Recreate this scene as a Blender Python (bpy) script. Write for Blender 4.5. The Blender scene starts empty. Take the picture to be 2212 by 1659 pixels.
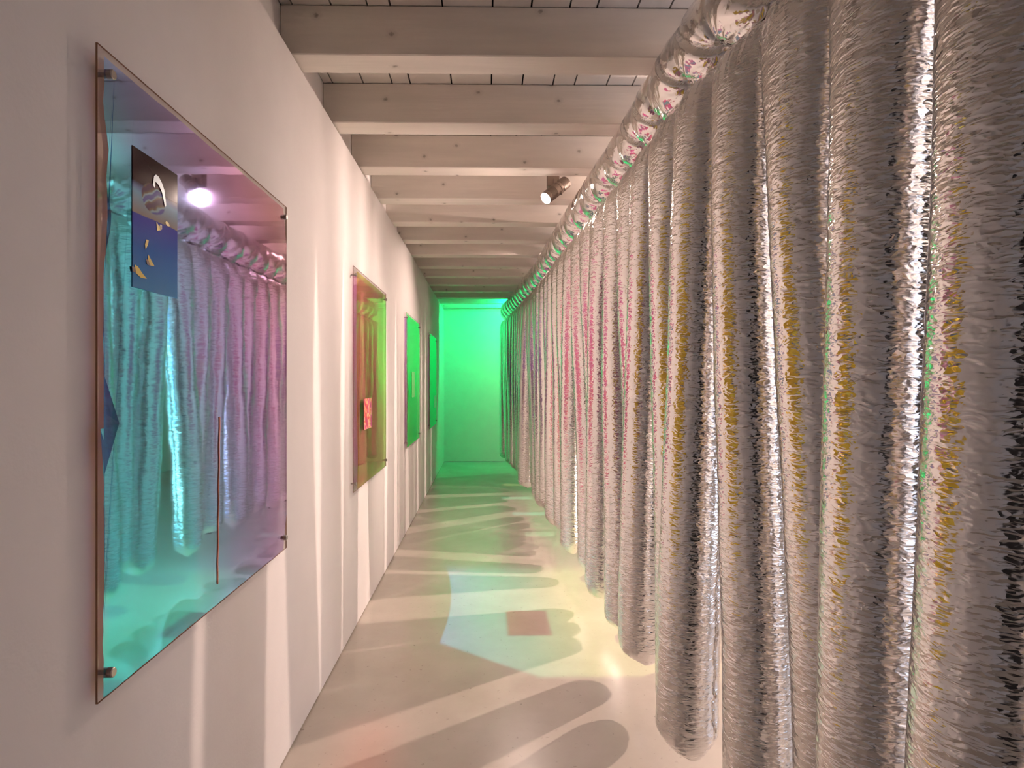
import bpy, bmesh, math, random
import numpy as np
from mathutils import Vector, Matrix

# ------------------------------------------------------------------ camera, world, lights, exposure
SC = bpy.context.scene
COL = SC.collection
EYE = 1.40
cam_d = bpy.data.cameras.new('camera')
cam = bpy.data.objects.new('camera', cam_d); COL.objects.link(cam)
cam.location = (0, 0, EYE)
cam.rotation_euler = (math.radians(90), 0, math.radians(-0.9))
cam_d.sensor_fit = 'HORIZONTAL'; cam_d.sensor_width = 36.0
cam_d.lens = 36.0 * 1277 / 2212
cam_d.shift_x = 34 / 2212; cam_d.shift_y = -4.5 / 2212
cam_d.clip_start = 0.02
SC.camera = cam

world = bpy.data.worlds.new('world'); SC.world = world; world.use_nodes = True
bg = world.node_tree.nodes['Background']
bg.inputs[0].default_value = (0.70, 0.80, 1.0, 1); bg.inputs[1].default_value = 1.9

SC.view_settings.view_transform = 'Standard'
SC.view_settings.look = 'None'
SC.view_settings.exposure = 0.62
SC.view_settings.gamma = 1.0
SC.view_settings.use_curve_mapping = False
SC.cycles.max_bounces = 7
SC.cycles.diffuse_bounces = 3
SC.cycles.glossy_bounces = 4
SC.cycles.transparent_max_bounces = 8
SC.cycles.use_adaptive_sampling = True
SC.cycles.adaptive_threshold = 0.06
SC.cycles.sample_clamp_indirect = 4.0
SC.cycles.use_light_tree = False

def light(name, kind, loc, target, power, color, **kw):
    d = bpy.data.lights.new(name, kind); d.energy = power; d.color = color
    for k, v in kw.items(): setattr(d, k, v)
    o = bpy.data.objects.new(name, d); COL.objects.link(o); o.location = loc
    v = Vector(target) - Vector(loc)
    o.rotation_euler = v.to_track_quat('-Z', 'Y').to_euler()
    return o

WARM = (1.0, 0.745, 0.64)
SOFT = (1.0, 0.77, 0.67)
# gallery spots behind the foil curtain, throwing the striped light through its gaps
light('warm_spot', 'SPOT', (2.45, 4.15, 2.52), (-0.75, 3.2, 1.0), 235, WARM, spot_size=math.radians(100), spot_blend=0.6, shadow_soft_size=0.02)
light('warm_spot', 'SPOT', (2.45, 7.7, 2.52), (-0.75, 5.9, 0.9), 230, WARM, spot_size=math.radians(76), spot_blend=0.6, shadow_soft_size=0.02)
# the visible spotlight between the beams, then unseen fill spots added in the bays behind
light('warm_spot', 'SPOT', (0.372, 3.796, 2.574), (-0.75, 3.0, 1.48), 52, WARM, spot_size=math.radians(125), spot_blend=1.0, shadow_soft_size=0.05)
light('warm_spot', 'SPOT', (0.36, 5.75, 2.70), (-0.75, 5.2, 0.9), 62, WARM, spot_size=math.radians(130), spot_blend=1.0, shadow_soft_size=0.08)
light('warm_spot', 'SPOT', (0.25, 7.5, 2.70), (-0.6, 7.0, 0.9), 7, WARM, spot_size=math.radians(130), spot_blend=1.0, shadow_soft_size=0.08)
# soft fill added beyond the curtain to lift the ambient level
light('soft_fill', 'AREA', (2.3, 3.0, 2.62), (2.3, 3.0, 0), 22, SOFT, shape='RECTANGLE', size=1.2, size_y=6.5)
light('fill_uplight', 'AREA', (3.2, 3.5, 1.5), (2.5, 3.5, 2.9), 150, SOFT, shape='RECTANGLE', size=0.25, size_y=5.5)  # upward fill added to lighten the ceiling
# green lamp near the end of the corridor
light('green_spot', 'SPOT', (0.55, 9.30, 2.60), (-0.05, 10.39, 1.75), 95, (0.0, 1.0, 0.25), spot_size=math.radians(150), spot_blend=0.6, shadow_soft_size=0.03)

# ------------------------------------------------------------------ materials
def mat(name):
    m = bpy.data.materials.new(name); m.use_nodes = True
    nt = m.node_tree
    for n in list(nt.nodes): nt.nodes.remove(n)
    out = nt.nodes.new('ShaderNodeOutputMaterial')
    return m, nt, out
def N(nt, t, **kw):
    n = nt.nodes.new(t)
    for k, v in kw.items(): setattr(n, k, v)
    return n
def principled(nt, out, **kw):
    p = nt.nodes.new('ShaderNodeBsdfPrincipled')
    for k, v in kw.items(): p.inputs[k].default_value = v
    nt.links.new(p.outputs[0], out.inputs[0]); return p
def ramp(nt, stops, interp='LINEAR'):
    r = nt.nodes.new('ShaderNodeValToRGB'); cr = r.color_ramp; cr.interpolation = interp
    while len(cr.elements) > 1: cr.elements.remove(cr.elements[-1])
    cr.elements[0].position = stops[0][0]; cr.elements[0].color = (*stops[0][1], 1)
    for p, c in stops[1:]:
        e = cr.elements.new(p); e.color = (*c, 1)
    return r
def M2(nt, op, a, b, clamp=False):
    n = nt.nodes.new('ShaderNodeMath'); n.operation = op; n.use_clamp = clamp
    for i, v in enumerate((a, b)):
        if v is None: continue
        if isinstance(v, (int, float)): n.inputs[i].default_value = v
        else: nt.links.new(v, n.inputs[i])
    return n.outputs[0]

def paint_mat(name, col, rough=0.75, var=0.05, bump=0.02, scale=(6, 6, 6), knots=False):
    m, nt, out = mat(name)
    p = principled(nt, out, Roughness=rough)
    tc = N(nt, 'ShaderNodeTexCoord'); mp = N(nt, 'ShaderNodeMapping'); mp.inputs['Scale'].default_value = scale
    nt.links.new(tc.outputs['Object'], mp.inputs[0])
    no = N(nt, 'ShaderNodeTexNoise'); no.inputs['Scale'].default_value = 1.0; no.inputs['Detail'].default_value = 6
    nt.links.new(mp.outputs[0], no.inputs['Vector'])
    c0 = tuple(c * (1 - var) for c in col); c1 = tuple(min(1, c * (1 + var)) for c in col)
    r = ramp(nt, [(0.3, c0), (0.7, c1)]); nt.links.new(no.outputs[0], r.inputs[0])
    colout = r.outputs[0]
    if knots:
        vo = N(nt, 'ShaderNodeTexVoronoi', voronoi_dimensions='2D'); vo.inputs['Scale'].default_value = 1.0; vo.inputs['Randomness'].default_value = 1.0
        sp_ = N(nt, 'ShaderNodeSeparateXYZ'); nt.links.new(tc.outputs['Object'], sp_.inputs[0])
        mp2 = N(nt, 'ShaderNodeCombineXYZ'); nt.links.new(M2(nt, 'MULTIPLY', sp_.outputs[0], 3.4), mp2.inputs[0])
        nt.links.new(M2(nt, 'MULTIPLY', M2(nt, 'ADD', sp_.outputs[2], sp_.outputs[1]), 4.2), mp2.inputs[1])
        dn = N(nt, 'ShaderNodeTexNoise'); dn.inputs['Scale'].default_value = 60; nt.links.new(tc.outputs['Object'], dn.inputs['Vector'])
        mx = N(nt, 'ShaderNodeMix', data_type='VECTOR'); mx.inputs[0].default_value = 0.06
        nt.links.new(mp2.outputs[0], mx.inputs[4]); nt.links.new(dn.outputs['Color'], mx.inputs[5])
        nt.links.new(mx.outputs[1], vo.inputs['Vector'])
        kr = ramp(nt, [(0.0, (0.22, 0.2, 0.18)), (0.028, (0.55, 0.53, 0.5)), (0.036, (0.86, 0.86, 0.86)), (0.09, (1, 1, 1))]); nt.links.new(vo.outputs['Distance'], kr.inputs[0])
        mm = N(nt, 'ShaderNodeMix', data_type='RGBA', blend_type='MULTIPLY'); mm.inputs[0].default_value = 0.8
        nt.links.new(colout, mm.inputs[6]); nt.links.new(kr.outputs[0], mm.inputs[7]); colout = mm.outputs[2]
    nt.links.new(colout, p.inputs['Base Color'])
    b = N(nt, 'ShaderNodeBump'); b.inputs['Strength'].default_value = bump; b.inputs['Distance'].default_value = 0.01
    n2 = N(nt, 'ShaderNodeTexNoise'); n2.inputs['Scale'].default_value = 90 if not knots else 1.0
    if knots:
        mp3 = N(nt, 'ShaderNodeMapping'); mp3.inputs['Scale'].default_value = (4, 60, 60)
        nt.links.new(tc.outputs['Object'], mp3.inputs[0]); nt.links.new(mp3.outputs[0], n2.inputs['Vector'])
    else: nt.links.new(tc.outputs['Object'], n2.inputs['Vector'])
    nt.links.new(n2.outputs[0], b.inputs['Height']); nt.links.new(b.outputs[0], p.inputs['Normal'])
    return m

WALL = paint_mat('white_wall_paint', (0.80, 0.76, 0.74), 0.8, 0.02, 0.05)
BEAM = paint_mat('whitewashed_timber', (0.80, 0.735, 0.665), 0.7, 0.08, 0.12, (1.5, 12, 12), knots=True)
PLANK = paint_mat('whitewashed_boards', (0.80, 0.745, 0.68), 0.7, 0.05, 0.05, (8, 1, 8))
DARK = paint_mat('dark_void', (0.015, 0.013, 0.012), 0.9, 0.05, 0.0)
BACK = paint_mat('dark_back_wall', (0.025, 0.022, 0.022), 0.9, 0.05, 0.0)

def floor_mat():
    m, nt, out = mat('polished_screed')
    p = principled(nt, out)
    tc = N(nt, 'ShaderNodeTexCoord')
    no = N(nt, 'ShaderNodeTexNoise'); no.inputs['Scale'].default_value = 1.6; no.inputs['Detail'].default_value = 9; no.inputs['Roughness'].default_value = 0.65
    nt.links.new(tc.outputs['Object'], no.inputs['Vector'])
    r = ramp(nt, [(0.3, (0.43, 0.385, 0.325)), (0.7, (0.52, 0.465, 0.405))]); nt.links.new(no.outputs[0], r.inputs[0])
    vo = N(nt, 'ShaderNodeTexNoise'); vo.inputs['Scale'].default_value = 45; vo.inputs['Detail'].default_value = 4
    nt.links.new(tc.outputs['Object'], vo.inputs['Vector'])
    sp = ramp(nt, [(0.22, (0.6, 0.6, 0.6)), (0.34, (1, 1, 1))]); nt.links.new(vo.outputs[0], sp.inputs[0])
    mm = N(nt, 'ShaderNodeMix', data_type='RGBA', blend_type='MULTIPLY'); mm.inputs[0].default_value = 1
    nt.links.new(r.outputs[0], mm.inputs[6]); nt.links.new(sp.outputs[0], mm.inputs[7])
    nt.links.new(mm.outputs[2], p.inputs['Base Color'])
    rr = N(nt, 'ShaderNodeMapRange'); rr.inputs[3].default_value = 0.16; rr.inputs[4].default_value = 0.32
    nt.links.new(no.outputs[0], rr.inputs[0]); nt.links.new(rr.outputs[0], p.inputs['Roughness'])
    p.inputs['IOR'].default_value = 1.5
    return m
FLOOR = floor_mat()

def foil_mat(name, bump=0.5, aniso=2.6):
    m, nt, out = mat(name)
    p = principled(nt, out, Metallic=1.0, Roughness=0.12)
    p.inputs['Base Color'].default_value = (0.93, 0.91, 0.90, 1)
    tc = N(nt, 'ShaderNodeTexCoord'); oi = N(nt, 'ShaderNodeObjectInfo')
    add = N(nt, 'ShaderNodeVectorMath', operation='ADD'); nt.links.new(tc.outputs['Object'], add.inputs[0])
    sc = M2(nt, 'MULTIPLY', oi.outputs['Random'], 37.0)
    cx = N(nt, 'ShaderNodeCombineXYZ'); nt.links.new(sc, cx.inputs[0]); nt.links.new(sc, cx.inputs[2]); nt.links.new(cx.outputs[0], add.inputs[1])
    mp = N(nt, 'ShaderNodeMapping'); mp.inputs['Scale'].default_value = (1, 1, aniso); mp.inputs['Rotation'].default_value = (0.25, 0.2, 0)
    nt.links.new(add.outputs[0], mp.inputs[0])
    # warped coordinates give leaf-like crumples
    wn = N(nt, 'ShaderNodeTexNoise'); wn.inputs['Scale'].default_value = 22; wn.inputs['Detail'].default_value = 2
    nt.links.new(mp.outputs[0], wn.inputs['Vector'])
    wm = N(nt, 'ShaderNodeVectorMath', operation='MULTIPLY_ADD'); wm.inputs[1].default_value = (0.05, 0.05, 0.05)
    nt.links.new(wn.outputs['Color'], wm.inputs[0]); nt.links.new(mp.outputs[0], wm.inputs[2])
    v1 = N(nt, 'ShaderNodeTexVoronoi', feature='F1'); v1.inputs['Scale'].default_value = 55
    nt.links.new(wm.outputs[0], v1.inputs['Vector'])
    v2 = N(nt, 'ShaderNodeTexVoronoi', feature='F1'); v2.inputs['Scale'].default_value = 24
    nt.links.new(wm.outputs[0], v2.inputs['Vector'])
    h = M2(nt, 'ADD', M2(nt, 'MULTIPLY', v1.outputs['Distance'], 0.62), M2(nt, 'MULTIPLY', v2.outputs['Distance'], 0.8))
    b = N(nt, 'ShaderNodeBump'); b.inputs['Strength'].default_value = bump; b.inputs['Distance'].default_value = 0.006
    nt.links.new(h, b.inputs['Height']); nt.links.new(b.outputs[0], p.inputs['Normal'])
    return m
FOIL = foil_mat('silver_foil', 0.42)
FOIL_ROLL = foil_mat('silver_foil_roll', 0.25, 1.0)

def film_mat(name, T_hi=None, share=((0.1, .80), (0.16, .66), (0.20, .48)), t20=(1.0, 0.78, 0.60)):
    """dichroic film: reflects one colour, lets the rest through; both turn with the viewing angle"""
    m, nt, out = mat(name)
    lw = N(nt, 'ShaderNodeLayerWeight'); lw.inputs['Blend'].default_value = 0.5
    c = M2(nt, 'SUBTRACT', 1.0, lw.outputs['Facing'])
    tc = N(nt, 'ShaderNodeTexCoord'); no = N(nt, 'ShaderNodeTexNoise'); no.inputs['Scale'].default_value = 2.2; no.inputs['Detail'].default_value = 1
    nt.links.new(tc.outputs['Object'], no.inputs['Vector'])
    c = M2(nt, 'ADD', c, M2(nt, 'MULTIPLY', M2(nt, 'SUBTRACT', no.outputs[0], 0.5), 0.016))
    sz = N(nt, 'ShaderNodeSeparateXYZ'); nt.links.new(tc.outputs['Object'], sz.inputs[0])
    c2 = M2(nt, 'ADD', c, M2(nt, 'MULTIPLY', M2(nt, 'MULTIPLY', M2(nt, 'SUBTRACT', 0.62, sz.outputs[2]), c), 0.22))
    R = ramp(nt, [(0.08, (0.10, 0.90, 0.50)), (0.13, (0.15, 0.90, 0.45)), (0.160, (0.50, 0.90, 0.35)), (0.170, (0.80, 0.90, 0.30)), (0.182, (1.0, 0.75, 0.35)), (0.200, (1.0, 0.60, 0.42)),
                  (0.225, (1.0, 0.55, 0.58)), (0.285, (1.0, 0.62, 0.74)), (0.32, (0.92, 0.58, 1.0)), (0.37, (0.55, 0.50, 1.0)), (0.42, (0.34, 0.56, 1.0)),
                  (0.47, (0.14, 0.78, 1.0)), (0.56, (0.08, 0.80, 1.0)), (0.61, (1.0, 0.45, 0.55)), (0.70, (1.0, 0.45, 0.65)), (0.78, (0.4, 0.85, 0.6)), (0.86, (0.95, 0.80, 0.10))])
    T = ramp(nt, [(0.1, (0.7, 0.9, 0.7)), (0.17, (0.85, 0.95, 0.5)), (0.21, t20), (0.34, (0.86, 0.74, 0.95)), (0.45, (0.86, 0.74, 0.95)), (0.54, (0.95, 0.50, 0.75)), (0.58, (1.0, 0.40, 0.60)),
                  ] + (T_hi or [(0.70, (0.86, 0.36, 0.90)), (0.79, (0.86, 0.40, 0.85)), (0.83, (0.7, 0.85, 0.6)), (0.87, (0.98, 0.80, 0.15)), (1.0, (1.0, 0.80, 0.18))]))
    nt.links.new(c2, R.inputs[0]); nt.links.new(c, T.inputs[0])
    g = N(nt, 'ShaderNodeBsdfGlossy'); g.inputs['Roughness'].default_value = 0.03
    nt.links.new(R.outputs[0], g.inputs[0])
    t = N(nt, 'ShaderNodeBsdfTransparent'); nt.links.new(T.outputs[0], t.inputs[0])
    f = ramp(nt, [(a_, (b_,) * 3) for a_, b_ in share] + [(0.30, (0.70,) * 3), (0.52, (0.74,) * 3), (0.58, (0.30,) * 3), (1.0, (0.22,) * 3)]); nt.links.new(c, f.inputs[0])
    bw = f.outputs[0]
    mx = N(nt, 'ShaderNodeMixShader'); nt.links.new(bw, mx.inputs[0]); nt.links.new(t.outputs[0], mx.inputs[1]); nt.links.new(g.outputs[0], mx.inputs[2])
    # very slight ripple of the sheet
    b = N(nt, 'ShaderNodeBump'); b.inputs['Strength'].default_value = 0.05; b.inputs['Distance'].default_value = 0.01
    n2 = N(nt, 'ShaderNodeTexNoise'); n2.inputs['Scale'].default_value = 5.0
    nt.links.new(tc.outputs['Object'], n2.inputs['Vector']); nt.links.new(n2.outputs[0], b.inputs['Height']); nt.links.new(b.outputs[0], g.inputs['Normal'])
    nt.links.new(mx.outputs[0], out.inputs[0])
    return m
FILM = film_mat('dichroic_film')
FILM2 = film_mat('dichroic_film_magenta', [(0.70, (1.0, 0.30, 0.66)), (0.85, (1.0, 0.42, 0.88)), (1.0, (0.95, 0.40, 0.95))], ((0.1, .7), (0.16, .42), (0.20, .30)), (1.0, 1.0, 0.42))
FILM3 = film_mat('dichroic_film_violet', [(0.70, (0.85, 0.35, 0.9)), (0.85, (0.55, 0.35, 1.0)), (1.0, (0.45, 0.35, 1.0))], ((0.1, .75), (0.16, .65), (0.20, .48)))

def clear_mat(name, tint=(0.98, 0.96, 0.95), k=1.0):
    m, nt, out = mat(name)
    fr = N(nt, 'ShaderNodeFresnel'); fr.inputs[0].default_value = 1.35
    g = N(nt, 'ShaderNodeBsdfGlossy'); g.inputs['Roughness'].default_value = 0.02
    t = N(nt, 'ShaderNodeBsdfTransparent'); t.inputs[0].default_value = (*tint, 1)
    mx = N(nt, 'ShaderNodeMixShader'); nt.links.new(M2(nt, 'MULTIPLY', fr.outputs[0], 0.35 * k), mx.inputs[0])
    nt.links.new(t.outputs[0], mx.inputs[1]); nt.links.new(g.outputs[0], mx.inputs[2]); nt.links.new(mx.outputs[0], out.inputs[0])
    return m
ACRYL = clear_mat('clear_acrylic')
GLASS = clear_mat('window_glass', (0.97, 0.98, 1.0), 1.5)

def simple(name, col, rough=0.5, metal=0.0, emit=None, es=0.0, alpha=None):
    m, nt, out = mat(name)
    p = principled(nt, out, Roughness=rough, Metallic=metal)
    no = N(nt, 'ShaderNodeTexNoise'); no.inputs['Scale'].default_value = 30
    r = ramp(nt, [(0.3, tuple(c * 0.93 for c in col)), (0.7, col)]); nt.links.new(no.outputs[0], r.inputs[0]); nt.links.new(r.outputs[0], p.inputs['Base Color'])
    if emit: p.inputs['Emission Color'].default_value = (*emit, 1); p.inputs['Emission Strength'].default_value = es
    return m
EDGE = simple('amber_acrylic_edge', (0.30, 0.14, 0.07), 0.3)
CRACK = simple('red_crack_edge', (0.55, 0.16, 0.10), 0.4)
STEEL = simple('brushed_steel', (0.42, 0.39, 0.36), 0.3, 1.0)
LAMPGREY = simple('bronze_grey_lamp_metal', (0.22, 0.17, 0.14), 0.45, 0.4)
LENS = simple('lit_lens', (1, 0.9, 0.8), 0.3, 0, (1.0, 0.9, 0.78), 30)
CABLE = simple('dark_cable', (0.10, 0.08, 0.07), 0.5)
FRAME = simple('white_window_frame', (0.8, 0.8, 0.8), 0.5)

# ------------------------------------------------------------------ mesh helpers
def link(name, me, m, parent=None, loc=None):
    o = bpy.data.objects.new(name, me); COL.objects.link(o)
    for x in (m if isinstance(m, (list, tuple)) else [m]):
        if x is not None: me.materials.append(x)
    if loc is not None: o.location = loc
    if parent is not None: o.parent = parent
    return o
def tag(o, label=None, cat=None, group=None, kind=None):
    if label: o['label'] = label
    if cat: o['category'] = cat
    if group: o['group'] = group
    if kind: o['kind'] = kind
    return o
def empty(name, loc):
    o = bpy.data.objects.new(name, None); COL.objects.link(o); o.location = loc; o.empty_display_size = 0.1; return o
def box_bm(bm, x0, x1, y0, y1, z0, z1, bev=0.0):
    r = bmesh.ops.create_cube(bm, size=1.0)
    vs = r['verts']
    bmesh.ops.scale(bm, vec=(x1 - x0, y1 - y0, z1 - z0), verts=vs)
    bmesh.ops.translate(bm, vec=((x0 + x1) / 2, (y0 + y1) / 2, (z0 + z1) / 2), verts=vs)
    if bev:
        es = list({e for v in vs for e in v.link_edges})
        bmesh.ops.bevel(bm, geom=es, offset=bev, segments=1, affect='EDGES')
def boxes(name, lst, m, parent=None, bev=0.0, loc=None):
    bm = bmesh.new()
    for b in lst: box_bm(bm, *b, bev=bev)
    me = bpy.data.meshes.new(name); bm.to_mesh(me); bm.free()
    return link(name, me, m, parent, loc)
def grid_mesh(name, P, closed_u=True, smooth=True):
    """P: array (rows, cols, 3)"""
    n, k, _ = P.shape
    me = bpy.data.meshes.new(name)
    kk = k if closed_u else k - 1
    a = np.arange(n - 1)[:, None] * k; i = np.arange(kk)[None, :]; j = (i + 1) % k
    q = np.stack([a + i, a + j, a + k + j, a + k + i], -1).reshape(-1, 4)
    me.vertices.add(n * k); me.vertices.foreach_set('co', P.reshape(-1).astype(np.float32))
    me.loops.add(q.size); me.loops.foreach_set('vertex_index', q.reshape(-1).astype(np.int32))
    me.polygons.add(len(q)); me.polygons.foreach_set('loop_start', (np.arange(len(q)) * 4).astype(np.int32))
    me.update(calc_edges=True); me.validate()
    me.polygons.foreach_set('use_smooth', np.ones(len(me.polygons), bool) if smooth else np.zeros(len(me.polygons), bool))
    return me
def lathe(name, prof, m, parent, axis_m, seg=40, smooth=False):
    """prof: list of (r, h) along local z; axis_m places it"""
    a = np.linspace(0, 2 * math.pi, seg, endpoint=False)
    P = np.array([[(r * math.cos(t), r * math.sin(t), h) for t in a] for r, h in prof])
    me = grid_mesh(name, P, True, smooth); me.transform(axis_m)
    return link(name, me, m, parent)
def frame_z(origin, direction):
    return Matrix.Translation(Vector(origin)) @ Vector(direction).to_track_quat('Z', 'Y').to_matrix().to_4x4()

# ------------------------------------------------------------------ the setting
ZB = EYE + 1.265            # underside of beams
ZC = ZB + 0.193             # underside of boards
YE, YB, XR = 10.39, -2.3, 3.6
f = boxes('floor', [(-1.0, XR + 0.2, YB - 0.2, YE + 0.2, -0.1, 0.0)], FLOOR); tag(f, kind='structure', label='pale beige polished screed floor')
w = boxes('wall_left', [(-0.799, -0.749, YB, YE, 0.007, ZB - 0.008), (-0.95, -0.80, YB, YE, 0.0, ZC + 0.05)], WALL); tag(w, kind='structure', label='white left wall carrying the four iridescent panels')
w = boxes('wall_end', [(-0.95, XR + 0.15, YE, YE + 0.15, 0.006, ZC + 0.05)], WALL); tag(w, kind='structure', label='white end wall washed in green light')
w = boxes('wall_back', [(-0.95, XR + 0.15, YB - 0.15, YB, 0.0, ZC + 0.05)], BACK); tag(w, kind='structure')
WY0, WY1, WZ0, WZ1 = 0.5, 2.8, 0.3, 2.45
w = boxes('wall_right', [(XR, XR + 0.15, YB, WY0, 0, ZC + 0.05), (XR, XR + 0.15, WY1, YE, 0, ZC + 0.05), (XR, XR + 0.15, WY0, WY1, 0, WZ0), (XR, XR + 0.15, WY0, WY1, WZ1, ZC + 0.05)], WALL); tag(w, kind='structure')
wn = boxes('window_1', [(XR + .04, XR + .1, WY0, WY1, WZ0, WZ0 + .05), (XR + .04, XR + .1, WY0, WY1, WZ1 - .05, WZ1), (XR + .04, XR + .1, WY0, WY0 + .05, WZ0, WZ1), (XR + .04, XR + .1, WY1 - .05, WY1, WZ0, WZ1)], FRAME); tag(wn, kind='structure')
boxes('pane', [(XR + .068, XR + .072, WY0 + .05, WY1 - .05, WZ0 + .05, WZ1 - .05)], GLASS, wn)

ceil = boxes('ceiling', [(-0.95, XR + 0.15, YB - 0.15, YE + 0.15, ZC + 0.025, ZC + 0.10)], DARK); tag(ceil, kind='structure', label='whitewashed timber ceiling with boards over crossing beams')
rnd = random.Random(4)
xs = [-0.80, -0.753, -0.604, -0.463, -0.375, -0.173, 0.022, 0.173, 0.323, 0.429, 0.587, 0.714]
while xs[-1] < XR: xs.append(xs[-1] + rnd.choice([0.15, 0.14, 0.2, 0.12, 0.16]))
xs[-1] = XR
for a, b in zip(xs[:-1], xs[1:]):
    if b - a < 0.01: continue
    g = 0.0035
    boxes('plank', [(a + g, b - g, YB, YE, ZC + rnd.uniform(0, .002), ZC + 0.02)], PLANK, ceil)
k = -7
while True:
    y0 = 2.294 + 0.599 * k
    if y0 > YE - 0.2: break
    if y0 > YB:
        o = boxes('beam', [(-0.80, XR, 0, 0.14, 0, ZC - ZB - 0.001)], BEAM, ceil, bev=0.004)
        o.location = (0, y0, ZB)
        # shift texture between beams through the mesh origin
        s = rnd.uniform(-8, 8)
        o.data.transform(Matrix.Translation((s, 0, 0))); o.location.x = -s
    k += 1
# ledge along the end wall
boxes('trim_1', [(-0.749, XR, YE - 0.035, YE, ZB - 0.02, ZC)], BEAM)['kind'] = 'structure'

# ------------------------------------------------------------------ foil curtain
KX = np.array([-0.8, 0.5, 1.0, 1.25, 1.5, 1.74, 1.96, 2.25, 2.8, 3.2, 4.1, 5.0, 6.0, 6.6, 7.6, 8.4, 9.2, 9.8])
KV = np.array([.78, .77, .755, .745, .737, .695, .668, .664, .655, .63, .585, .55, .51, .46, .40, .345, .27, .19])
def curtain_x(y):
    y = np.asarray(y, float)
    return sum(np.interp(y + d, KX, KV) for d in (-.15, -.05, .05, .15)) / 4
pinch = [-0.55, -0.3, -0.05, 0.2, 0.45, 0.7, 0.957, 1.23, 1.51, 1.74, 1.96, 2.24, 2.46, 2.73, 2.98, 3.27, 3.55]
pr = random.Random(9)
while pinch[-1] < 9.15: pinch.append(pinch[-1] + 0.2575 + pr.uniform(-.02, .02))
ZT = EYE + 0.945

def vnoise(rs, nu, nv, U, V):
    """tileable-in-U value noise with smooth interpolation; U,V in cells"""
    g = rs.rand(nv + 2, nu)
    iu = np.floor(U).astype(int); iv = np.floor(V).astype(int); fu = U - iu; fv = V - iv
    fu = fu * fu * (3 - 2 * fu); fv = fv * fv * (3 - 2 * fv)
    iu0 = iu % nu; iu1 = (iu + 1) % nu; iv = np.clip(iv, 0, nv); iv1 = iv + 1
    return (g[iv, iu0] * (1 - fu) + g[iv, iu1] * fu) * (1 - fv) + (g[iv1, iu0] * (1 - fu) + g[iv1, iu1] * fu) * fv
def sm(x, a, b):
    t = np.clip((x - a) / (b - a), 0, 1); return t * t * (3 - 2 * t)

curtain = empty('inflatable_curtain', (0.6, 4.5, 0.0))
tag(curtain, 'long silver foil curtain of inflated hanging tubes under a puffed ceiling roll', 'sculpture')

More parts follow.
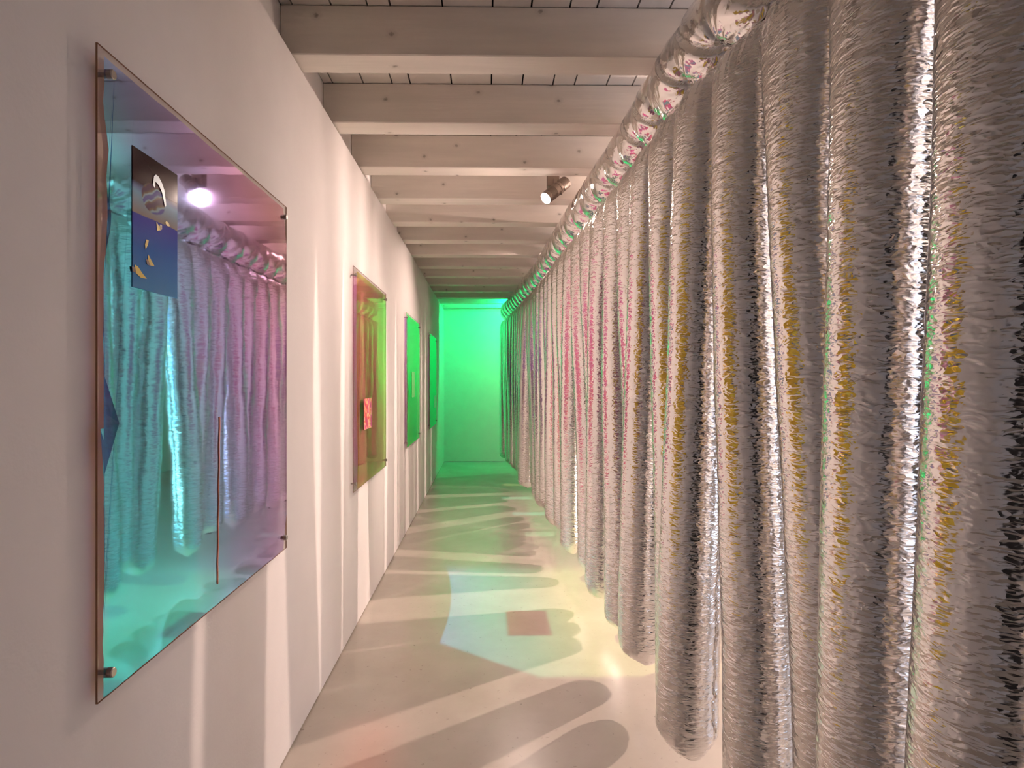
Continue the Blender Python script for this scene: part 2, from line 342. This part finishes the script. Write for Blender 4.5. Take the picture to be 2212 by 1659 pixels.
def make_tube(idx, y0, y1, tip, seed):
    """tip: (x, y, z) of the lower end"""
    rs = np.random.RandomState(seed)
    yc = (y0 + y1) / 2; pitch = y1 - y0
    top = np.array([float(curtain_x(yc)) + 0.005, yc, ZT])
    tip = np.array(tip, float)
    tang = np.array([float(curtain_x(y1) - curtain_x(y0)), pitch, 0]); tang /= np.linalg.norm(tang)
    nrm = np.array([-tang[1], tang[0], 0])
    near = yc
    if near < 2.6: nu, nv = 144, 430
    elif near < 4.4: nu, nv = 96, 300
    else: nu, nv = 64, 170
    if near < 0.6: nu, nv = 72, 200
    L = top[2] - tip[2]
    tt = np.linspace(0, 1, nv)
    # denser rows at both ends
    tt = tt + 0.06 * np.sin(2 * math.pi * tt) * -0.6 / (2 * math.pi) * 2
    l = (tt * L)[:, None]; mdist = L - l
    th = np.linspace(0, 2 * math.pi, nu, endpoint=False)[None, :]
    r = 0.0975 + rs.uniform(-.003, .003)
    a = (pitch / 2 * 0.985) + (r - pitch / 2 * 0.985) * sm(l, 0.0, 0.55)
    bt = np.clip(l / 0.16, 0, 1); b = 0.006 + (r * 0.94 - 0.006) * np.sqrt(1 - (1 - bt) ** 2)
    b = b + (r - r * 0.94) * sm(l, 0.1, 0.6)
    hb = 0.105 + rs.uniform(-.02, .03)
    mt = np.clip(mdist / hb, 0, 1)
    a = a * (0.55 + 0.45 * (1 - (1 - mt) ** 2.2) ** 0.5)
    mt = np.clip(mdist / (hb * .8), 0, 1)
    b = b * (0.03 + 0.97 * (1 - (1 - mt) ** 2.2) ** 0.55)
    # slow girth changes
    g = 1 + 0.035 * (vnoise(rs, 1, 12, np.zeros_like(l), tt[:, None] * 9) - .5)
    # rotate the section from the curtain direction at the top to a random direction below
    rot = rs.uniform(-0.9, 0.9) * sm(l, 0.1, 1.6)
    cx = a * g * np.cos(th); cy = b * g * np.sin(th)
    X = cx * np.cos(rot) - cy * np.sin(rot); Y = cx * np.sin(rot) + cy * np.cos(rot)
    # wrinkles
    U = th / (2 * math.pi); V = tt[:, None] + 0 * U; Vm = V * L
    amp = 0.35 + 0.65 * sm(vnoise(rs, 5, 14, U * 5, V * 13), .3, .8)
    rid = lambda n: 1 - np.abs(2 * n - 1)
    w = np.zeros(np.broadcast(U, V).shape)
    for nuw, dens, am, sl in ((6, 22, 0.0008, .5), (9, 50, 0.0009, -.5), (14, 95, 0.0008, .6), (18, 150, 0.0005, -.6)):
        nvw = int(dens * L) + 4
        skew = sl * np.sin(2 * math.pi * U + rs.uniform(0, 6)) + 0.6 * (vnoise(rs, 7, 30, U * 7, V * 28) - .5)
        VV = np.clip(Vm * dens + skew * 1.5 + 1, 0, nvw)
        w += am * (rid(vnoise(rs, nuw, nvw, U * nuw, VV)) - .5) * 1.6
    w *= amp
    # welded seam with puckers; it sits on the room side, turned a little towards the viewer
    ths = rs.uniform(1.55, 2.6) * -1 if idx % 2 else rs.uniform(1.0, 1.7) * -1
    d = np.abs((th - ths + math.pi) % (2 * math.pi) - math.pi)
    pk = vnoise(rs, 1, int(55 * L) + 2, 0 * V, Vm * 50) - .5
    w = w + 0.010 * pk * np.exp(-d / 0.22) - 0.009 * np.exp(-(d / 0.045) ** 1) - 0.006 * np.exp(-(d / 0.3) ** 2)
    # pulled-in cross creases
    for _ in range(5):
        zc = rs.uniform(0.1, 0.93) * L; tc = rs.uniform(0, 2 * math.pi); wd = rs.uniform(0.4, 1.3)
        dd = np.abs((th - tc + math.pi) % (2 * math.pi) - math.pi)
        sl = rs.uniform(-.05, .05)
        x = (Vm - zc - sl * dd)
        w = w - rs.uniform(.0015, .005) * np.exp(-np.abs(x) / 0.005) * np.exp(-(dd / wd) ** 2) + 0.0012 * np.exp(-(x / 0.02) ** 2) * np.exp(-(dd / wd) ** 2)
    # fan wrinkles under the welded top edge
    w = w + 0.006 * np.sin(th * 16 + 3 * vnoise(rs, 4, 6, U * 4, V * 5)) * np.exp(-l / 0.07) * sm(l, 0, .03)
    # crumples at the lower end
    w = w + 0.012 * (rid(vnoise(rs, 9, 60, U * 9, V * 58)) - .5) * np.exp(-mdist / 0.05) * (np.abs(np.sin(th)) * .8 + .2)
    R = np.sqrt(X * X + Y * Y) + 1e-6
    lim = np.minimum(1, b / 0.03)
    X = X * (1 + w * lim / R); Y = Y * (1 + w * lim / R)
    # centre line
    s = tt[:, None]
    sway = 0.010 * np.sin(s * math.pi * rs.uniform(1, 2.4) + rs.uniform(0, 6)) * np.sin(s * math.pi)
    e = sm(s, -0.1, 1.1); e = (e - e[0]) / (e[-1] - e[0])
    C = top[None, None, :] + (tip - top)[None, None, :] * np.stack([e, e, s], -1)
    C = C + sway[..., None] * np.array([0.6, 0.8, 0])
    P = C + X[..., None] * tang + Y[..., None] * nrm
    P[..., 2] += 0.012 * np.cos(th + rs.uniform(0, 6)) * np.exp(-mdist / 0.05)
    org = np.array([top[0], top[1], tip[2]])
    me = grid_mesh('tube', P - org, True, True)
    o = link('tube', me, FOIL, None, org); o.parent = curtain; o.location = Vector(org) - curtain.location
    # fin of the weld as a thin ribbon standing out of the seam groove
    if 0.6 < yc < 4.6:
        i = int(round((ths % (2 * math.pi)) / (2 * math.pi) * nu)) % nu
        lo, hi = int(nv * .05), int(nv * .955)
        base = P[lo:hi, i, :]; cen = C[lo:hi, 0, :]
        out = base - cen; out[:, 2] = 0; out /= (np.linalg.norm(out, axis=1)[:, None] + 1e-9)
        sd = np.stack([-out[:, 1], out[:, 0], 0 * out[:, 0]], -1)
        h = (0.010 + 0.002 * rs.rand(hi - lo))[:, None]; wob = (0.0025 * (vnoise(rs, 1, 200, np.zeros(hi - lo), np.linspace(0, 180, hi - lo)) - .5))[:, None]
        t_ = 0.0007
        S = np.stack([base - out * .004 + sd * t_, base + out * h + sd * (t_ + wob), base + out * h + sd * (wob - t_), base - out * .004 - sd * t_], 1)
        me2 = grid_mesh('weld_seam', S - org, True, False)
        link('weld_seam', me2, FOIL_ROLL, o)
    return o

# lower ends read off the photograph for the tubes whose tips show; others hang a little behind
tips = {  # index of pinch interval by its middle y : (x, y, z)
    0.8285: (0.70, 0.84, 0.20), 1.0935: (0.72, 1.10, 0.20), 1.37: (0.825, 1.36, 0.22), 1.625: (0.745, 1.60, 0.21), 1.85: (0.645, 1.90, 0.215), 2.35: (0.662, 2.52, 0.215), 3.125: (0.632, 3.24, 0.215), 4.0: (0.610, 4.13, 0.215),
    5.9: (0.545, 5.95, 0.22), 6.6: (0.44, 6.62, 0.22), 8.4: (0.36, 8.45, 0.22)}
used = set()
rr = random.Random(21)
for i, (a, b) in enumerate(zip(pinch[:-1], pinch[1:])):
    yc = (a + b) / 2
    if b < 0.1: continue
    x = float(curtain_x(yc))
    key = None
    for kk in tips:
        if abs(kk - yc) < 0.13 and kk not in used: key = kk
    if key: used.add(key); tp = tips[key]
    elif yc < 1.74:
        tp = (x - 0.01 + rr.uniform(-.01, .02), yc + {True: rr.uniform(-.02, .02), False: 0}[yc < 1.6] + 0.03, 0.21 + rr.uniform(-.02, .03))
    else:
        tp = (x + 0.035 + rr.uniform(-.045, .05), yc + rr.uniform(-.07, .08), 0.25 + rr.uniform(-.03, .05))
    make_tube(i, a, b, tp, 100 + i)

def make_roll():
    rs = np.random.RandomState(5)
    y0, y1 = -0.7, pinch[-1] + 0.12
    ny, nt_ = 1700, 120
    # more rows close to the camera
    q = np.linspace(0, 1, ny); ys = y0 + (y1 - y0) * (0.62 * q + 0.38 * q ** 2)
    Y = ys[:, None]; th = np.linspace(0, 2 * math.pi, nt_, endpoint=False)[None, :]
    R0 = 0.163
    sa = math.atan2(-0.8, -0.6)      # direction of the welded line seen from the roll's axis
    d = np.abs((th - sa + math.pi) % (2 * math.pi) - math.pi)      # 0 at the seam
    sgn = (th - sa + math.pi) % (2 * math.pi) - math.pi
    rad = np.full((ny, nt_), R0)
    P_ = np.array(pinch)
    k = np.searchsorted(P_, ys).clip(1, len(P_) - 1)
    a = P_[k - 1]; b = P_[k]; fr = np.clip((ys - a) / (b - a), 0, 1)[:, None]
    puff = np.sqrt(np.clip(1 - (2 * fr - 1) ** 2, 0, 1))            # 0 at pinches, 1 between
    dep = 0.068 * np.exp(-(d / 0.95) ** 1.6)
    rad = rad - dep * (1 - puff) + 0.006 * (puff - .5)
    # diagonal tucks that run up the roll from every pinch, folding over towards the far side
    for j, p in enumerate(P_):
        for side in (0, 1):
            up = np.clip(-sgn if True else sgn, 0, 3)
            for (slope, depth, reach, wd) in ((0.11 + rs.uniform(-.02, .02), 0.055, 1.3, 0.005), (0.04 + rs.uniform(-.03, .02), 0.018, 0.8, 0.005)):
                line = p + slope * up * (1 if side == 0 else 0.3)
                x = Y - line
                fall = np.exp(-(up / reach) ** 2) * (sgn <= 0.05)
                tuck = np.where(x < 0, np.exp(x / (wd * 3.5)), np.exp(-x / wd))
                rad = rad - 0.5 * depth * tuck * fall * sm(up, -.01, .12)
            break
        # fan wrinkles
        dy = Y - p; ds = sgn * R0
        rho = np.sqrt(dy ** 2 + ds ** 2) + 1e-4
        m_ = np.abs(dy[:, 0]) < 0.16
        ph = np.arctan2(ds, dy)[m_]
        rad[m_] += (0.0075 * np.sin(ph * 15 + rs.uniform(0, 6) + 2.5 * np.sin(ph * 3)) * np.exp(-rho[m_] / 0.075) * sm(rho[m_], 0, .03))
    # loose soft folds on the upper half
    U = th / (2 * math.pi)
    rad += 0.007 * (vnoise(rs, 6, 90, U * 6, (Y - y0) * 8) - .5) + 0.003 * (vnoise(rs, 20, 160, U * 20, (Y - y0) * 14) - .5)
    # rounded ends
    e = np.sqrt(np.clip(1 - (1 - np.clip((ys - y0) / .12, 0, 1)) ** 2, 0, 1)) * np.sqrt(np.clip(1 - (1 - np.clip((y1 - ys) / .14, 0, 1)) ** 2, 0, 1))
    rad = rad * (0.02 + 0.98 * e[:, None])
    cx = curtain_x(ys) + 0.09; cz = EYE + 1.085
    X = cx[:, None] + rad * np.cos(th); Z = cz + rad * np.sin(th)
    Z = np.minimum(Z, ZB - 0.004)
    P = np.stack([X, Y + 0 * X, Z], -1)
    org = np.array([0.8, 4.5, cz])
    me = grid_mesh('ceiling_roll', P - org, True, True)
    o = link('ceiling_roll', me, FOIL_ROLL); o.parent = curtain; o.location = Vector(org) - curtain.location
make_roll()

# ------------------------------------------------------------------ iridescent wall panels
XP = -0.727
def poly_mesh(name, pts, thick=0.0):
    """pts in (y,z), closed; lies in the x=0 plane facing +x"""
    bm = bmesh.new()
    vs = [bm.verts.new((0, y, z)) for y, z in pts]
    fc = bm.faces.new(vs)
    bmesh.ops.triangulate(bm, faces=[fc])
    bmesh.ops.recalc_face_normals(bm, faces=bm.faces)
    if sum(f_.normal.x for f_ in bm.faces) < 0: bmesh.ops.reverse_faces(bm, faces=bm.faces)
    me = bpy.data.meshes.new(name); bm.to_mesh(me); bm.free(); return me

def edge_profile(n, seed, amp, bumps=()):
    rs = random.Random(seed); out = []; v = 0
    for i in range(n + 1):
        t = i / n; v = 0.7 * v + rs.uniform(-amp, amp)
        e = v
        for (c, w_, h) in bumps: e += h * math.exp(-((t - c) / w_) ** 2)
        out.append((t, e))
    return out

def standoff(parent, y, z):
    e_m = frame_z((XP + 0.0265 - 0.0055 - XP - 0.0205, y, z), (1, 0, 0))
    prof = [(0.0, -0.022), (0.0045, -0.022), (0.0045, -0.001), (0.009, -0.001), (0.0095, 0.0005), (0.0095, 0.009), (0.008, 0.0105), (0.0, 0.0105)]
    lathe('standoff', prof, STEEL, parent, e_m, 20)

def panel(label, y0, y1, z0, z1, left_in, bumps, seed, top_in=0.012, crack=None, notch=None, film=None):
    cy = (y0 + y1) / 2; zc = (z0 + z1) / 2
    root = empty('iridescent_panel', (XP, cy, z0))
    tag(root, label, 'artwork', 'iridescent sheets pinned along the left wall')
    L = lambda y, z: (y - cy, z - z0)
    sheet = boxes('acrylic_sheet', [(-0.005, -0.001, y0 - cy, y1 - cy, 0, z1 - z0)], [ACRYL, EDGE], root)
    for p in sheet.data.polygons:
        if abs(p.normal.x) < 0.5: p.material_index = 1
    H = z1 - z0
    pts = []
    for t, e in edge_profile(70, seed, 0.0022, bumps): pts.append(L(y0 + left_in + e, z0 + 0.004 + t * (H - 0.008 - top_in)))
    if notch:
        tz, depth = notch
        i = min(range(len(pts)), key=lambda q: abs(pts[q][1] - tz * H))
        yy, zz = pts[i]; pts[i - 1:i + 1] = [(yy - .012, zz - .012), (yy + depth, zz - 0.004), (yy + .008, zz + 0.035)]
    for t, e in edge_profile(30, seed + 1, 0.0012)[1:-1]: pts.append(L(y0 + left_in + t * (y1 - y0 - left_in - .004), z1 - top_in - 0.004 + e))
    for t, e in edge_profile(10, seed + 2, 0.0004)[1:-1]: pts.append(L(y1 - 0.004 + e, z1 - top_in - 0.004 - t * (H - top_in - .008)))
    for t, e in edge_profile(30, seed + 3, 0.0010)[1:-1]: pts.append(L(y1 - 0.004 - t * (y1 - y0 - left_in - .004), z0 + 0.004 + e))
    link('film', poly_mesh('film', pts), film or FILM, root)
    for (yy, zz) in ((y0 + .03, z1 - .045), (y1 - .03, z1 - .045), (y0 + .03, z0 + .045), (y1 - .03, z0 + .045)):
        standoff(root, yy - cy, zz - z0)
    if crack:
        P = []
        for (yy, zz) in crack:
            c = np.array([0.0005, yy - cy, zz - z0]); P.append([c + np.array([dx, dy, 0]) for dx, dy in ((-.001, -.002), (.0015, -.002), (.0015, .002), (-.001, .002))])
        link('crack', grid_mesh('crack', np.array(P), True, False), CRACK, root)['label'] = 'thin reddish crack running up from the lower edge'
    return root, cy

p1, c1 = panel('largest nearest iridescent sheet with cyan and violet reflections, cracked low, dark print near top left', 1.117, 2.16, EYE - .603, EYE + .635,
    0.016, ((.22, .02, .004), (.75, .05, .018), (.86, .03, .012)), 3, crack=[(1.617 + .0015 * math.sin(i * 1.7) - .012 * i / 16, EYE - .095 - .45 * i / 16) for i in range(17)], notch=(0.42, 0.045))
p2, c2 = panel('second iridescent sheet on the left wall, glowing orange and pink with magenta edge', 3.235, 4.28, EYE - .605, EYE + .635,
    0.075, ((.35, .06, .03), (.55, .08, .02), (.1, .1, .05)), 13, film=FILM2)
p3, c3 = panel('third iridescent sheet along the wall, mostly green with orange streaks below', 5.335, 6.40, EYE - .60, EYE + .63, 0.06, ((.42, .08, .09),), 23, film=FILM3)
p4, c4 = panel('farthest narrow-looking green iridescent sheet next to the green end wall', 7.49, 8.52, EYE - .60, EYE + .63, 0.07, (), 33, film=FILM3)

def print_mat(kind):
    m, nt, out = mat('print_' + kind)
    p = principled(nt, out, Roughness=0.09)
    p.inputs['Specular IOR Level'].default_value = 0.12
    tc = N(nt, 'ShaderNodeTexCoord'); sep = N(nt, 'ShaderNodeSeparateXYZ'); nt.links.new(tc.outputs['Generated'], sep.inputs[0])
    Yg, Zg = sep.outputs[1], sep.outputs[2]
    if kind == 'night':
        base = ramp(nt, [(0.0, (0.08, 0.28, 0.55)), (0.30, (0.05, 0.17, 0.50)), (0.52, (0.08, 0.09, 0.45)), (0.545, (0.08, 0.09, 0.45)), (0.55, (0.36, 0.30, 0.26)), (0.70, (0.25, 0.45, 0.62)), (0.73, (0.20, 0.28, 0.5)), (0.77, (0.028, 0.008, 0.014)), (1.0, (0.025, 0.007, 0.012))])
        no = N(nt, 'ShaderNodeTexNoise'); no.inputs['Scale'].default_value = 9; nt.links.new(tc.outputs['Object'], no.inputs['Vector'])
        zz = M2(nt, 'ADD', Zg, M2(nt, 'MULTIPLY', M2(nt, 'SUBTRACT', no.outputs[0], .5), 0.06)); nt.links.new(zz, base.inputs[0])
        # marbled swirl shape
        wv = N(nt, 'ShaderNodeTexWave', wave_type='RINGS'); wv.inputs['Scale'].default_value = 9; wv.inputs['Distortion'].default_value = 6; wv.inputs['Detail'].default_value = 3
        nt.links.new(tc.outputs['Object'], wv.inputs['Vector'])
        sw = ramp(nt, [(0.1, (0.10, 0.05, 0.09)), (0.4, (0.20, 0.14, 0.09)), (0.65, (0.35, 0.5, 0.55)), (0.9, (0.12, 0.12, 0.35))]); nt.links.new(wv.outputs[0], sw.inputs[0])
        dy = M2(nt, 'DIVIDE', M2(nt, 'SUBTRACT', Yg, 0.42), 0.28); dz = M2(nt, 'DIVIDE', M2(nt, 'SUBTRACT', Zg, 0.69), 0.115)
        q = M2(nt, 'ADD', M2(nt, 'MULTIPLY', dy, dy), M2(nt, 'MULTIPLY', dz, dz))
        q = M2(nt, 'ADD', q, M2(nt, 'MULTIPLY', M2(nt, 'SUBTRACT', no.outputs[0], .5), 1.6))
        msk = M2(nt, 'SUBTRACT', 1.0, M2(nt, 'MULTIPLY', M2(nt, 'SUBTRACT', q, 0.85), 6.0, True), True)
        mx = N(nt, 'ShaderNodeMix', data_type='RGBA'); nt.links.new(msk, mx.inputs[0]); nt.links.new(base.outputs[0], mx.inputs[6]); nt.links.new(sw.outputs[0], mx.inputs[7])
        nt.links.new(mx.outputs[2], p.inputs['Base Color'])
    else:
        cols = {'magenta': [(0.0, (0.35, 0.05, 0.18)), (0.35, (0.55, 0.05, 0.14)), (0.46, (0.75, 0.12, 0.12)), (0.54, (0.85, 0.45, 0.30)), (0.64, (0.65, 0.08, 0.30)), (1.0, (0.5, 0.04, 0.15))],
                'green': [(0.0, (0.14, 0.34, 0.06)), (0.5, (0.30, 0.55, 0.15)), (1.0, (0.12, 0.34, 0.08))]}[kind]
        r = ramp(nt, cols); no = N(nt, 'ShaderNodeTexNoise'); no.inputs['Scale'].default_value = 14; nt.links.new(tc.outputs['Object'], no.inputs['Vector'])
        nt.links.new(M2(nt, 'ADD', M2(nt, 'MULTIPLY', no.outputs[0], 1.6), -0.3), r.inputs[0]); nt.links.new(r.outputs[0], p.inputs['Base Color'])
    return m
PN, PM, PG = print_mat('night'), print_mat('magenta'), print_mat('green')
FISH = simple('yellow_print_ink', (0.75, 0.55, 0.05), 0.4); FISHD = simple('dark_print_ink', (0.09, 0.04, 0.03), 0.4); PALE = simple('pale_print_ink', (0.35, 0.6, 0.72), 0.3)

def flat_print(root, cy, z0, ya, yb, za, zb, m, label):
    o = boxes('print', [(0.0, 0.0012, ya - cy, yb - cy, za - z0, zb - z0)], m, root); o['label'] = label; return o
z1_ = EYE - .603
pr1 = flat_print(p1, c1, z1_, 1.222, 1.398, EYE + .195, EYE + .485, PN, 'small print, dark above and blue below with a marbled swirl and yellow flecks')
def fleck(pts, m, x=0.0022):
    me = poly_mesh('yellow_fleck', [(y - c1, z - z1_) for y, z in pts]); me.transform(Matrix.Translation((x, 0, 0))); o = link('yellow_fleck', me, m, pr1); return o
# curved yellow shapes on the print, photo pixel -> panel plane
def pp(px, py):
    y = 0.727 * 1277 / (1052 - px); return (y, EYE + (825 - py) / 1277 * y)
for sh in (((296, 574), (303, 578), (312, 592), (322, 604), (309, 602), (299, 592)), ((325, 552), (329, 560), (338, 577), (330, 576), (324, 566)), ((321, 520), (326, 522), (324, 532), (319, 542), (318, 530)), ((342, 482), (347, 490), (354, 494), (352, 500), (344, 501)), ((363, 480), (368, 484), (371, 492), (365, 491), (361, 484))):
    fleck([pp(*q) for q in sh], FISH)
for sh in (((290, 577), (296, 580), (298, 592), (291, 588)), ((320, 562), (325, 565), (329, 577), (322, 573)), ((349, 488), (354, 489), (354, 499), (350, 499))):
    fleck([pp(*q) for q in sh], FISHD, 0.0026)
fleck([pp(*q) for q in ((334, 402), (337, 384), (341, 381), (347, 386), (354, 400), (359, 415), (363, 448), (360, 450), (354, 420), (347, 404), (340, 396), (338, 410))], PALE, 0.0026)
flat_print(p2, c2, EYE - .605, 3.50, 3.74, EYE - .285, EYE - .10, PM, 'small magenta and red print low on the sheet')
flat_print(p3, c3, EYE - .60, 5.73, 5.95, EYE - .15, EYE + .10, PG, 'small green print at mid height')
flat_print(p4, c4, EYE - .60, 8.14, 8.40, EYE - .36, EYE - .19, PG, 'small green print low at the far edge')

# ------------------------------------------------------------------ spotlight between the beams
sp = empty('ceiling_spotlight', (0.447, 3.85, ZC - 0.001))
tag(sp, 'small bronze-grey ribbed spotlight with a glowing lens, mounted between two ceiling beams', 'spotlight')
ax = Vector((-.64, -.45, -.62)).normalized()
cen = Vector((0.446, 3.85, 2.648)) - sp.location
def sx(h): return frame_z(cen + ax * h, ax)
rf = 0.041
def ribs(h0, h1, r0, n):
    p = [(0, h0), (r0 - .004, h0)]
    for i in range(n):
        a = h0 + (h1 - h0) * i / n; s = (h1 - h0) / n
        p += [(r0, a), (r0, a + s * .55), (r0 - .0035, a + s * .6), (r0 - .0035, a + s * .97)]
    p += [(r0 - .004, h1), (0, h1)]; return p
lathe('heat_sink', ribs(-0.115, -0.045, rf, 10), LAMPGREY, sp, sx(0))
lathe('middle_collar', [(0, -.045), (.037, -.045), (.041, -.042), (.041, -.022), (.037, -.020), (.037, -.018), (.041, -.016), (.041, .02), (0, .02)], LAMPGREY, sp, sx(0))
lathe('ribbed_barrel', ribs(0.02, 0.078, rf, 11), LAMPGREY, sp, sx(0))
lathe('snout_ring', [(.034, .076), (rf, .078), (rf, .108), (.038, .108), (.036, .09)], LAMPGREY, sp, sx(0))
lathe('lens', [(0, .1), (.02, .1005), (.037, .1035)], LENS, sp, sx(0))
boxes('mounting_box', [(-0.05, 0.03, 0.03, 0.085, -0.17, 0.0)], LAMPGREY, sp, bev=.003)
boxes('yoke', [(-0.012, 0.012, 0.0, 0.05, -0.165, -0.13)], LAMPGREY, sp, bev=.002)
boxes('pivot_knob', [(0.02, 0.045, -0.012, 0.012, -0.235, -0.20)], LAMPGREY, sp, bev=.004)

# suspension line above the roll
ys = np.linspace(-0.6, 9.4, 60)
P = np.array([[(float(curtain_x(y)) + .09 + .13 + .004 * math.cos(a), y, ZB - .035 + .004 * math.sin(a)) for a in np.linspace(0, 2 * math.pi, 6, endpoint=False)] for y in ys])
me = grid_mesh('suspension_cable', P, True, True); o = link('suspension_cable', me, CABLE); o.parent = curtain; o.location = -curtain.location

# ------------------------------------------------------------------ patterned spots added to imitate coloured light from the sheets on the floor
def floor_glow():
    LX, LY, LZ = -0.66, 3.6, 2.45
    o = light('added_glow_spot', 'SPOT', (LX, LY, LZ), (0.35, 3.55, 0), 150, (1, 1, 1), spot_size=math.radians(95), spot_blend=0.2, shadow_soft_size=0.0)
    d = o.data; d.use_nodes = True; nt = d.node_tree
    em = next(n for n in nt.nodes if n.type == 'EMISSION')
    g = N(nt, 'ShaderNodeNewGeometry'); s = N(nt, 'ShaderNodeSeparateXYZ'); nt.links.new(g.outputs['Incoming'], s.inputs[0])
    fx = M2(nt, 'SUBTRACT', LX, M2(nt, 'MULTIPLY', M2(nt, 'DIVIDE', s.outputs[0], s.outputs[2]), LZ))
    fy = M2(nt, 'SUBTRACT', LY, M2(nt, 'MULTIPLY', M2(nt, 'DIVIDE', s.outputs[1], s.outputs[2]), LZ))
    def step(v, a, b):
        n = N(nt, 'ShaderNodeMapRange'); n.interpolation_type = 'SMOOTHSTEP'; nt.links.new(v, n.inputs[0]); n.inputs[1].default_value = a; n.inputs[2].default_value = b; return n.outputs[0]
    dv = M2(nt, 'SUBTRACT', fy, 3.65)
    xl = M2(nt, 'ADD', fx, M2(nt, 'MULTIPLY', M2(nt, 'MULTIPLY', dv, dv), 0.12))
    left = step(xl, -0.235, -0.220)
    k = M2(nt, 'MULTIPLY', M2(nt, 'MAXIMUM', M2(nt, 'SUBTRACT', 0.25, fx), 0.0), 0.75)
    bot = step(M2(nt, 'SUBTRACT', fy, k), 2.77, 2.83)
    top = M2(nt, 'SUBTRACT', 1.0, step(fy, 4.25, 4.6))
    right = M2(nt, 'SUBTRACT', 1.0, step(fx, 0.9, 1.4))
    m = M2(nt, 'MULTIPLY', M2(nt, 'MULTIPLY', left, bot), M2(nt, 'MULTIPLY', top, right))
    # shadow of the print, drawn into the spot's colour pattern
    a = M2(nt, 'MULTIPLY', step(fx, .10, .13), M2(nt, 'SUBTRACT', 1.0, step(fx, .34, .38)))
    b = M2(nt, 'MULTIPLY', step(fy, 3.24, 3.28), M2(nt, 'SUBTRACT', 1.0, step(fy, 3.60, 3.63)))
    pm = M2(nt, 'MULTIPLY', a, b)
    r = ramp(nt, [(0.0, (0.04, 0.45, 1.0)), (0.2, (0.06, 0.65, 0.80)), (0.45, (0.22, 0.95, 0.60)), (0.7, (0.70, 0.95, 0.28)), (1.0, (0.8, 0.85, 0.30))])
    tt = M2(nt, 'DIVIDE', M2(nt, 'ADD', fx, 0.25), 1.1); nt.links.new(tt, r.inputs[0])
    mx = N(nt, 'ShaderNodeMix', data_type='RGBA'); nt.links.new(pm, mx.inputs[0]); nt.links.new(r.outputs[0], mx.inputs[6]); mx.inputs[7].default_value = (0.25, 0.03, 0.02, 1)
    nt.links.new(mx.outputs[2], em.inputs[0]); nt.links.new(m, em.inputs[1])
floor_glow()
def small_glow(LX, LY, LZ, power, rects, soft):  # added spot that draws soft coloured patches on the floor
    o = light('added_glow_spot', 'SPOT', (LX, LY, LZ), (LX + .5, LY, 0), power, (1, 1, 1), spot_size=math.radians(110), spot_blend=0.2, shadow_soft_size=0.0)
    d = o.data; d.use_nodes = True; nt = d.node_tree
    em = next(n for n in nt.nodes if n.type == 'EMISSION')
    g = N(nt, 'ShaderNodeNewGeometry'); s = N(nt, 'ShaderNodeSeparateXYZ'); nt.links.new(g.outputs['Incoming'], s.inputs[0])
    fx = M2(nt, 'SUBTRACT', LX, M2(nt, 'MULTIPLY', M2(nt, 'DIVIDE', s.outputs[0], s.outputs[2]), LZ))
    fy = M2(nt, 'SUBTRACT', LY, M2(nt, 'MULTIPLY', M2(nt, 'DIVIDE', s.outputs[1], s.outputs[2]), LZ))
    tot = None
    for x0, x1, y0, y1, c in rects:
        r = None
        for v, a, b in ((fx, x0, x1), (fy, y0, y1)):
            for e, inv in ((a, 0), (b, 1)):
                n = N(nt, 'ShaderNodeMapRange'); n.interpolation_type = 'SMOOTHSTEP'; nt.links.new(v, n.inputs[0]); n.inputs[1].default_value = e - soft; n.inputs[2].default_value = e + soft
                q = M2(nt, 'SUBTRACT', 1.0, n.outputs[0]) if inv else n.outputs[0]
                r = q if r is None else M2(nt, 'MULTIPLY', r, q)
        vm = N(nt, 'ShaderNodeVectorMath', operation='SCALE'); vm.inputs[0].default_value = c; nt.links.new(r, vm.inputs['Scale'])
        if tot is None: tot = vm.outputs[0]
        else:
            ad = N(nt, 'ShaderNodeVectorMath', operation='ADD'); nt.links.new(tot, ad.inputs[0]); nt.links.new(vm.outputs[0], ad.inputs[1]); tot = ad.outputs[0]
    nt.links.new(tot, em.inputs[0])
small_glow(-0.66, 6.6, 2.45, 130, ((.22, .8, 7.95, 8.13, (.7, .9, .3)), (.18, .8, 7.05, 7.2, (.2, .95, .6)), (.27, .8, 6.2, 6.34, (.2, .9, .7)), (.35, .8, 5.36, 5.5, (.3, .9, .5))), 0.02)
small_glow(-0.66, 1.6, 2.2, 45, ((-.56, -.36, 2.05, 2.45, (1.0, .12, .10)),), 0.12)
